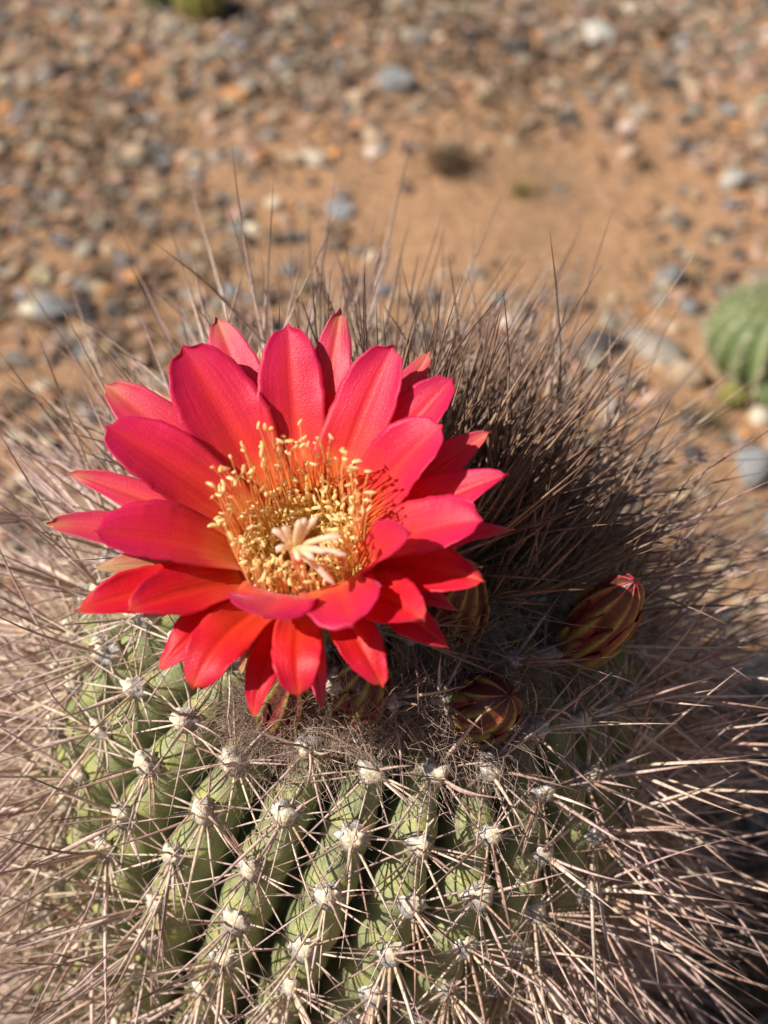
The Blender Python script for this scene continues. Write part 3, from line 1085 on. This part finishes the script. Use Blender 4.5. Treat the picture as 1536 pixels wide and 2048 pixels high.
# second ring
petal((208, 768), 0.0095, 112, OU, 1.5, 0.0085, 0.45, 0.12, acute=0.3)
petal((432, 635), 0.0095, 108, OU, 1.5, 0.0085, 0.45, 0.12, acute=0.35)
petal((682, 618), 0.012, 92, OU, 1.5, 0.0085, 0.45, 0.12, acute=0.5)
petal((908, 755), 0.011, 122, I, 1.0, 0.0085, 0.45, 0.14, acute=0.3)
petal((1018, 948), 0.0095, 100, I, 1.0, 0.007, 0.45, 0.14, acute=0.6)
petal((972, 1163), 0.006, 110, RD, 1.0, 0.007, 0.45, 0.10, acute=0.5)
petal((850, 1242), 0.010, 118, RD, 0.6, 0.007, 0.45, 0.12, acute=0.4)
petal((252, 1222), 0.008, 118, RD, 0.6, 0.006, 0.45, 0.16, acute=0.5)
petal((92, 1048), 0.005, 92, OU, 1.5, 0.006, 0.45, 0.14, acute=0.6)
petal((148, 1221), 0.004, 105, RD, 1.5, 0.006, 0.45, 0.12, acute=0.6)
petal((385, 1380), 0.000, 118, RD, 1.2, 0.012, 0.55, 0.10, acute=0.35)
petal((598, 1396), -0.001, 104, RD, 1.0, 0.012, 0.55, 0.10, acute=0.3)
petal((765, 1374), -0.002, 92, RD, 1.2, 0.011, 0.55, 0.10, acute=0.5)
# third ring and sepals
petal((862, 700), 0.006, 80, OU, 2.4, 0.005, 0.45, 0.12, acute=0.6)
petal((984, 862), 0.005, 84, OU, 2.4, 0.005, 0.45, 0.12, acute=0.7)
petal((1029, 1058), 0.001, 66, OU, 2.4, 0.005, 0.45, 0.12, acute=0.8)
petal((134, 944), 0.001, 72, OU, 2.4, 0.005, 0.45, 0.12, acute=0.8)
petal((316, 1342), -0.003, 84, RD, 2.0, 0.009, 0.50, 0.10, acute=0.6)
petal((505, 1437), -0.006, 66, RD, 2.2, 0.009, 0.55, 0.10, acute=0.6)
petal((645, 1420), -0.007, 46, OU, 2.6, 0.008, 0.55, 0.10, acute=0.8)
petal((898, 1298), -0.002, 78, RD, 2.2, 0.008, 0.50, 0.10, acute=0.7)
petal((918, 1221), -0.005, 58, OU, 2.8, 0.006, 0.50, 0.10, acute=0.9)
petal((298, 770), -0.001, 66, SE, 3.2, 0.005, 0.45, 0.12, acute=0.8, name='sepal')
petal((516, 690), -0.002, 60, SE, 3.2, 0.005, 0.45, 0.12, acute=0.8, name='sepal')
petal((185, 1136), -0.002, 66, SE, 3.2, 0.005, 0.45, 0.12, acute=0.8, name='sepal')
petal((480, 1352), -0.009, 46, SE, 3.4, 0.006, 0.50, 0.10, acute=0.9, name='sepal')
petal((285, 1235), -0.006, 62, SE, 3.2, 0.006, 0.50, 0.10, acute=0.8, name='sepal')
petal((776, 1345), -0.007, 46, SE, 3.4, 0.006, 0.50, 0.10, acute=0.9, name='sepal')
petal((965, 1135), -0.006, 60, SE, 3.4, 0.006, 0.45, 0.10, acute=0.9, name='sepal')

# stamens
fil_o, fil_y = np.array([1.0, 0.60, 0.27]), np.array([1.0, 0.86, 0.46])
AN_V, AN_F = ICO2


def stamen_geo(b, tip, ctrl, rad, an_len, an_dir, fc, ac):
    Kk = 7
    tt = np.linspace(0, 1, Kk)[:, None]
    Pp = ((1 - tt) ** 2 * b + 2 * tt * (1 - tt) * ctrl + tt ** 2 * tip)[None]
    Rr = (rad * np.linspace(1.15, 0.75, Kk))[None]
    fcol = fc[None] * (1 - tt) + (0.35 * fil_y + 0.65 * fc)[None] * tt
    V1, F1, C1 = tubes(Pp, Rr, 4, np.concatenate([fcol, np.ones((Kk, 1))], 1)[None])
    e1 = unit(np.cross(an_dir, [0.3, 0.5, 0.8]))
    e2 = np.cross(an_dir, e1)
    A = AN_V * (1 + 0.16 * vnoise(AN_V, int(rng.integers(1e6)), 4.0))[:, None]
    sh = 1 + 0.14 * np.sign(A[:, 1:2]) * 0 - 0.10 * np.exp(-(A[:, 1:2] / 0.25) ** 2)
    bendx = rng.uniform(-0.7, 0.7) * (A[:, 0:1] ** 2)
    wd = an_len * rng.uniform(0.22, 0.33)
    V2 = tip + A[:, 0:1] * an_dir * an_len * 0.5 + (A[:, 1:2] * sh) * e1 * wd * 0.62 + (A[:, 2:3] * sh + bendx) * e2 * wd * 0.62
    cc = np.tile(np.append(ac, 1), (len(V2), 1))
    F2 = np.concatenate([AN_F, AN_F[:, 2:3]], 1) + len(V1)
    return np.concatenate([V1, V2]), np.concatenate([F1, F2]), np.concatenate([C1, cc])


def tri_split(F):
    q = F[F[:, 2] != F[:, 3]]
    t3 = F[F[:, 2] == F[:, 3]][:, :3]
    return np.concatenate([q[:, [0, 1, 2]], q[:, [0, 2, 3]], t3])


stam = []
# outer curtain standing on the rim
for k in range(170):
    q = 2 * math.pi * (k + rng.uniform(-0.4, 0.4)) / 170
    r0 = RIM - rng.uniform(0.0006, 0.0022)
    r1 = r0 + rng.uniform(-0.001, 0.0042)
    frontside = smooth(0.2, -0.9, math.sin(q))
    h1 = rng.uniform(0.007, 0.0185) * (1 - 0.45 * frontside)
    q1 = q + rng.normal(0, 0.06)
    if frontside > 0.3:
        r1 = r0 - rng.uniform(-0.0005, 0.0045)
    b = fl(r0 * math.cos(q), r0 * math.sin(q), -0.0055)
    tip = fl(r1 * math.cos(q1), r1 * math.sin(q1), h1)
    ct = fl((r0 + 0.0008) * math.cos(q), (r0 + 0.0008) * math.sin(q), h1 * 0.55)
    stam.append((b, tip, ct, 0.000135, 0))
# inner mass rising from the tube wall
for k in range(330):
    q = rng.uniform(0, 2 * math.pi)
    dpt = rng.uniform(0.004, 0.017)
    rw = 0.0118 - dpt * 0.28
    r1 = rng.uniform(0.0045, 0.0118)
    h1 = rng.uniform(-0.004, 0.0065) * (0.4 + 0.6 * r1 / 0.0118)
    if r1 < 0.0065:
        h1 -= 0.005
    q1 = q + rng.normal(0, 0.12)
    b = fl(rw * math.cos(q), rw * math.sin(q), -dpt)
    tip = fl(r1 * math.cos(q1), r1 * math.sin(q1), h1)
    ct = fl((rw - 0.0006) * math.cos(q), (rw - 0.0006) * math.sin(q), (h1 - dpt) * 0.4)
    stam.append((b, tip, ct, 0.00012, 1))
mass = []
for n, (b, tip, ct, rad, kind) in enumerate(stam):
    ad = unit(rng.normal(size=3) + 0.4 * FX)
    fc = (fil_o * 0.97 if kind == 0 else np.array([1.0, 0.80, 0.34])) * rng.uniform(0.9, 1.04)
    ac = np.array([1.0, 0.88, 0.47]) * rng.uniform(0.92, 1.03) if rng.uniform() < 0.8 else np.array([0.96, 0.76, 0.32])
    V, F, Cv = stamen_geo(b, tip, ct, rad, rng.uniform(0.0013, 0.0022), ad, fc, ac)
    F = tri_split(F)
    if n < 300:
        link('stamen', mesh_np('stamen', V - b, F, [M_STAMEN], col=Cv), flower, b)
    else:
        mass.append((V - FO, F, Cv))
off = 0
VV, FF, CC = [], [], []
for V, F, Cv in mass:
    VV.append(V); FF.append(F + off); CC.append(Cv); off += len(V)
o = link('stamen_mass', mesh_np('stamen_mass', np.concatenate(VV), np.concatenate(FF), [M_STAMEN], col=np.concatenate(CC)), flower, FO)
o['kind'] = 'stuff'

# style and stigma lobes
top = fl(0.0010, -0.0078, 0.0125)
b0 = fl(0, -0.001, -0.033)
tt = np.linspace(0, 1, 9)[:, None]
Pp = ((1 - tt) ** 2 * b0 + 2 * tt * (1 - tt) * fl(0.0006, -0.0085, -0.006) + tt ** 2 * top)[None]
V, F, Cv = tubes(Pp, (np.linspace(0.0009, 0.00105, 9))[None], 10, np.tile(np.array([0.93, 0.48, 0.26, 1.0]), (1, 9, 1)))
link('style', mesh_np('style', V - b0, F, [M_STAMEN], col=Cv), flower, b0)
LOBES = [((545, 1058), 0.0165), ((568, 1052), 0.0185), ((600, 1040), 0.0205), ((612, 1036), 0.0205), ((635, 1035), 0.0205), ((552, 1100), 0.0160),
         ((682, 1072), 0.0175), ((692, 1110), 0.0150), ((668, 1168), 0.0110), ((650, 1105), 0.0190), ((598, 1120), 0.0165), ((628, 1118), 0.0170)]
for (px, h_) in LOBES:
    tipp = on_plane(px[0], px[1], FO + FA * h_, FA)
    dirn = unit(tipp - top)
    L = np.linalg.norm(tipp - top)
    ct = top + (tipp - top) * 0.5 + FA * 0.0016
    tt = np.linspace(0, 1, 10)[:, None]
    Pp = ((1 - tt) ** 2 * (top - FA * 0.0004) + 2 * tt * (1 - tt) * ct + tt ** 2 * tipp)[None]
    Pp = Pp + rng.normal(0, 0.00005, Pp.shape)
    rr_ = 0.00058 * np.array([0.9, 1.0, 1.0, 0.95, 0.95, 1.0, 1.05, 1.1, 0.95, 0.25])
    cf = np.array([0.97, 0.78, 0.40]) * (1 - tt) + np.array([0.95, 0.76, 0.62]) * tt
    V, F, Cv = tubes(Pp, rr_[None], 8, np.concatenate([cf, np.ones((10, 1))], 1)[None])
    link('stigma_lobe', mesh_np('stigma_lobe', V - top, F, [M_STAMEN], col=Cv), flower, top)

# ------------------------------------------------------------------ buds


def bud(cpx, tpx, rad_c, rad_t, wpx, label=None, green=0.5, nscale=26):
    cen = on_sphere(cpx[0], cpx[1], C, rad_c)
    tip = on_sphere(tpx[0], tpx[1], C, rad_t)
    ax = unit(tip - cen)
    z = project(cen)[2]
    w = wpx / FPX * z / 2
    Lt = np.linalg.norm(tip - cen)
    bl = max(0.7 * Lt, (np.linalg.norm(cen - C) - R) * 0.9 + 0.002)
    e1 = unit(np.cross(ax, [0.2, 0.9, 0.3]))
    e2 = np.cross(ax, e1)
    seed = int(cpx[0] + cpx[1])
    r = np.random.default_rng(seed)

    def surf(z_, a_):            # z_ -1 base .. 1 tip
        rr_ = w * np.where(z_ > 0, np.sqrt(np.clip(1 - np.abs(z_) ** 1.7, 0, 1)), np.sqrt(np.clip(1 - 0.55 * np.abs(z_) ** 2.0, 0, 1)))
        hh = np.where(z_ > 0, z_ * Lt, z_ * bl)
        return rr_, hh
    # core
    zz = np.linspace(-1, 1, 22)
    n_a = 24
    aa = np.arange(n_a) * 2 * math.pi / n_a
    Z, A = np.meshgrid(zz, aa, indexing='ij')
    rr_, hh = surf(Z, A)
    rr_ = rr_ * 0.93
    V = rr_[..., None] * (np.cos(A)[..., None] * e1 + np.sin(A)[..., None] * e2) + hh[..., None] * ax
    i = (np.arange(21) * n_a)[:, None] + np.arange(n_a)[None]
    j = (np.arange(21) * n_a)[:, None] + ((np.arange(n_a) + 1) % n_a)[None]
    F = np.stack([i, j, j + n_a, i + n_a], -1).reshape(-1, 4)
    cc = np.tile(np.array([0.10, 0.03, 0.02, 1.0]), (V.shape[0] * n_a, 1))
    o = link('bud', mesh_np('bud', V.reshape(-1, 3), F, [M_BUD], col=cc), cactus, cen)
    if label:
        o['label'] = label
    # three tiers of long narrow keeled scales that run up to the tip
    tiers = [(-0.98, 0.90, 9, 0.0), (-0.80, 1.30, 9, 0.5), (-0.55, 1.54, 8, 0.25)]
    for ti, (z0, ln, cnt, sh) in enumerate(tiers):
        for k in range(cnt):
            a0 = (k + sh) * 2 * math.pi / cnt + r.normal(0, 0.05)
            zl = ln * r.uniform(0.9, 1.0) if ti < 2 else ln
            nv, nu = 12, 7
            vv = np.linspace(0, 1, nv)[:, None]
            uu = np.linspace(-1, 1, nu)[None]
            zc = z0 + zl * vv
            wid = (0.40 - 0.03 * ti) * np.clip(1 - (np.abs(vv - 0.35) / 0.66) ** 2.2, 0, 1) ** 0.7
            rr_, hh = surf(np.minimum(zc, 0.995), 0)
            ang = a0 + uu * wid + 0.42 * (zc + 1)
            keel = np.exp(-(uu / 0.40) ** 2)
            lift = (-0.06 + (0.12 - 0.012 * ti) * keel + 0.055 * (2 - ti) + r.uniform(0.0, 0.10) * vv ** 2 * (ti < 2)) * w
            rt = np.maximum(rr_ + lift * np.clip(rr_ / (0.4 * w), 0.15, 1), 0.0001)
            P_ = rt[..., None] * (np.cos(ang)[..., None] * e1 + np.sin(ang)[..., None] * e2) + (hh * np.ones_like(uu) + 0.0003 * vv)[..., None] * ax
            Q_ = P_ - unit(P_ - (hh * np.ones_like(uu))[..., None] * ax) * 0.0003
            V = np.concatenate([P_.reshape(-1, 3), Q_.reshape(-1, 3)])
            i = np.arange(nu - 1)[None] + (np.arange(nv - 1) * nu)[:, None]
            f1 = np.stack([i, i + 1, i + nu + 1, i + nu], -1).reshape(-1, 4)
            gcol, mcol = np.array([0.36, 0.34, 0.075]) * r.uniform(0.75, 1.15), np.array([0.21, 0.032, 0.028]) * r.uniform(0.7, 1.3)
            kw, ko = r.uniform(0.20, 0.42), r.normal(0, 0.18)
            mixf = np.clip(np.exp(-((uu - ko * vv) / kw) ** 2) * (1.15 - green * 0.5 * vv * (ti + 1) / 3) + 0.5 * np.clip(1 - 3 * vv, 0, 1), 0, 1)[..., None]
            tipr = smooth(0.75, 1.0, zc)[..., None] * green * np.ones_like(mixf)
            cc = gcol * mixf + mcol * (1 - mixf)
            cc = cc * (1 + 0.22 * vnoise(P_ * 1000, 40 + k, 1.6))[..., None]
            cc = (cc * (1 - tipr) + np.array([0.55, 0.05, 0.07]) * tipr) * r.uniform(0.85, 1.1)
            cc = np.concatenate([cc.reshape(-1, 3), np.ones((nu * nv, 1))], 1)
            me = mesh_np('scale', V, np.concatenate([f1, f1[:, ::-1] + nu * nv]), [M_BUD], col=np.concatenate([cc, cc]))
            link('scale', me, o, cen)
    return cen, ax, w, bl


BUDS = [bud(*q) for q in BUD_SPECS]

# wool round the buds and over the crown: fine curly hair
WP, WC = [], []


def wool(center, spread, n, L0, L1, out, tone):
    K2 = 9
    t2 = np.linspace(0, 1, K2)
    st = center + rng.normal(0, 1, (n, 3)) * spread
    v = unit(st - C)
    # put the root on the skin
    rootr = R + rng.uniform(-0.003, 0.002, n)
    st = C + v * rootr[:, None]
    d = unit(v * out + rng.normal(0, 0.75, (n, 3)))
    L = rng.uniform(L0, L1, n)
    curl = rng.normal(0, 0.5, (n, 3))
    ph = rng.uniform(0, 6.28, (n, 3))
    fr = rng.uniform(4, 10, (n, 1))
    P = st[:, None] + d[:, None] * (L[:, None] * t2)[..., None] + curl[:, None] * (L[:, None] * t2 ** 2)[..., None]
    P = P + 0.16 * L[:, None, None] * np.sin(fr[:, None] * t2[None, :, None] + ph[:, None]) * t2[None, :, None]
    x, y, h = fcoord(P)
    good = ~((h > -0.016) & (np.hypot(x, y) < 0.06)).any(1)
    c = np.array(tone) * rng.uniform(0.55, 1.35, (n, 1))
    WP.append(P[good])
    WC.append(np.repeat(c[good][:, None], K2, 1))


for (cen, ax, w, bl) in BUDS:
    wool(cen - ax * bl * 0.7, 0.0045, 700, 0.004, 0.014, 0.5, (0.52, 0.38, 0.29))
wool(C + AX * R, 0.018, 1300, 0.004, 0.010, 0.8, (0.50, 0.42, 0.36))
for px, py in ((505, 1440), (620, 1440), (690, 1450), (790, 1430), (860, 1440), (900, 1490), (1000, 1490), (840, 1400)):
    wool(on_sphere(px, py, C, R), 0.0032, 330, 0.004, 0.011, 0.45, (0.58, 0.44, 0.35))
# short pale felt on the areoles that face out of the spines
for a in np.argsort(-facing)[:230]:
    n = 26
    K2 = 9
    t2 = np.linspace(0, 1, K2)
    off_ = rng.normal(0, 1, (n, 2)) * 0.0016
    st = pos[a] + off_[:, :1] * tan_[a] + off_[:, 1:] * dwn[a] + nor[a] * 0.0008
    dd_ = unit(nor[a] * 0.6 + rng.normal(0, 0.6, (n, 3)))
    L = rng.uniform(0.0015, 0.0032, n)
    Pz = st[:, None] + dd_[:, None] * (L[:, None] * t2)[..., None] + rng.normal(0, 0.5, (n, 1, 3)) * (L[:, None] * t2 ** 2)[..., None]
    WP.append(Pz)
    WC.append(np.repeat((np.array([0.72, 0.66, 0.60]) * rng.uniform(0.7, 1.2, (n, 1)))[:, None], K2, 1))
WP, WC = np.concatenate(WP), np.concatenate(WC)
K2 = WP.shape[1]
V, F, Cv = tubes(WP - base, np.full(WP.shape[:2], 0.00007) * np.linspace(1.2, 0.5, K2)[None], 3, np.concatenate([WC, np.ones((*WC.shape[:2], 1))], -1))
o = link('wool', mesh_np('wool', V, F, [M_WOOL], col=Cv), cactus, base)
o['kind'] = 'stuff'
o['label'] = 'brown-grey woolly hair round the buds'
print('spines', int(ok.sum()), 'areoles', NA, 'tube', TL)
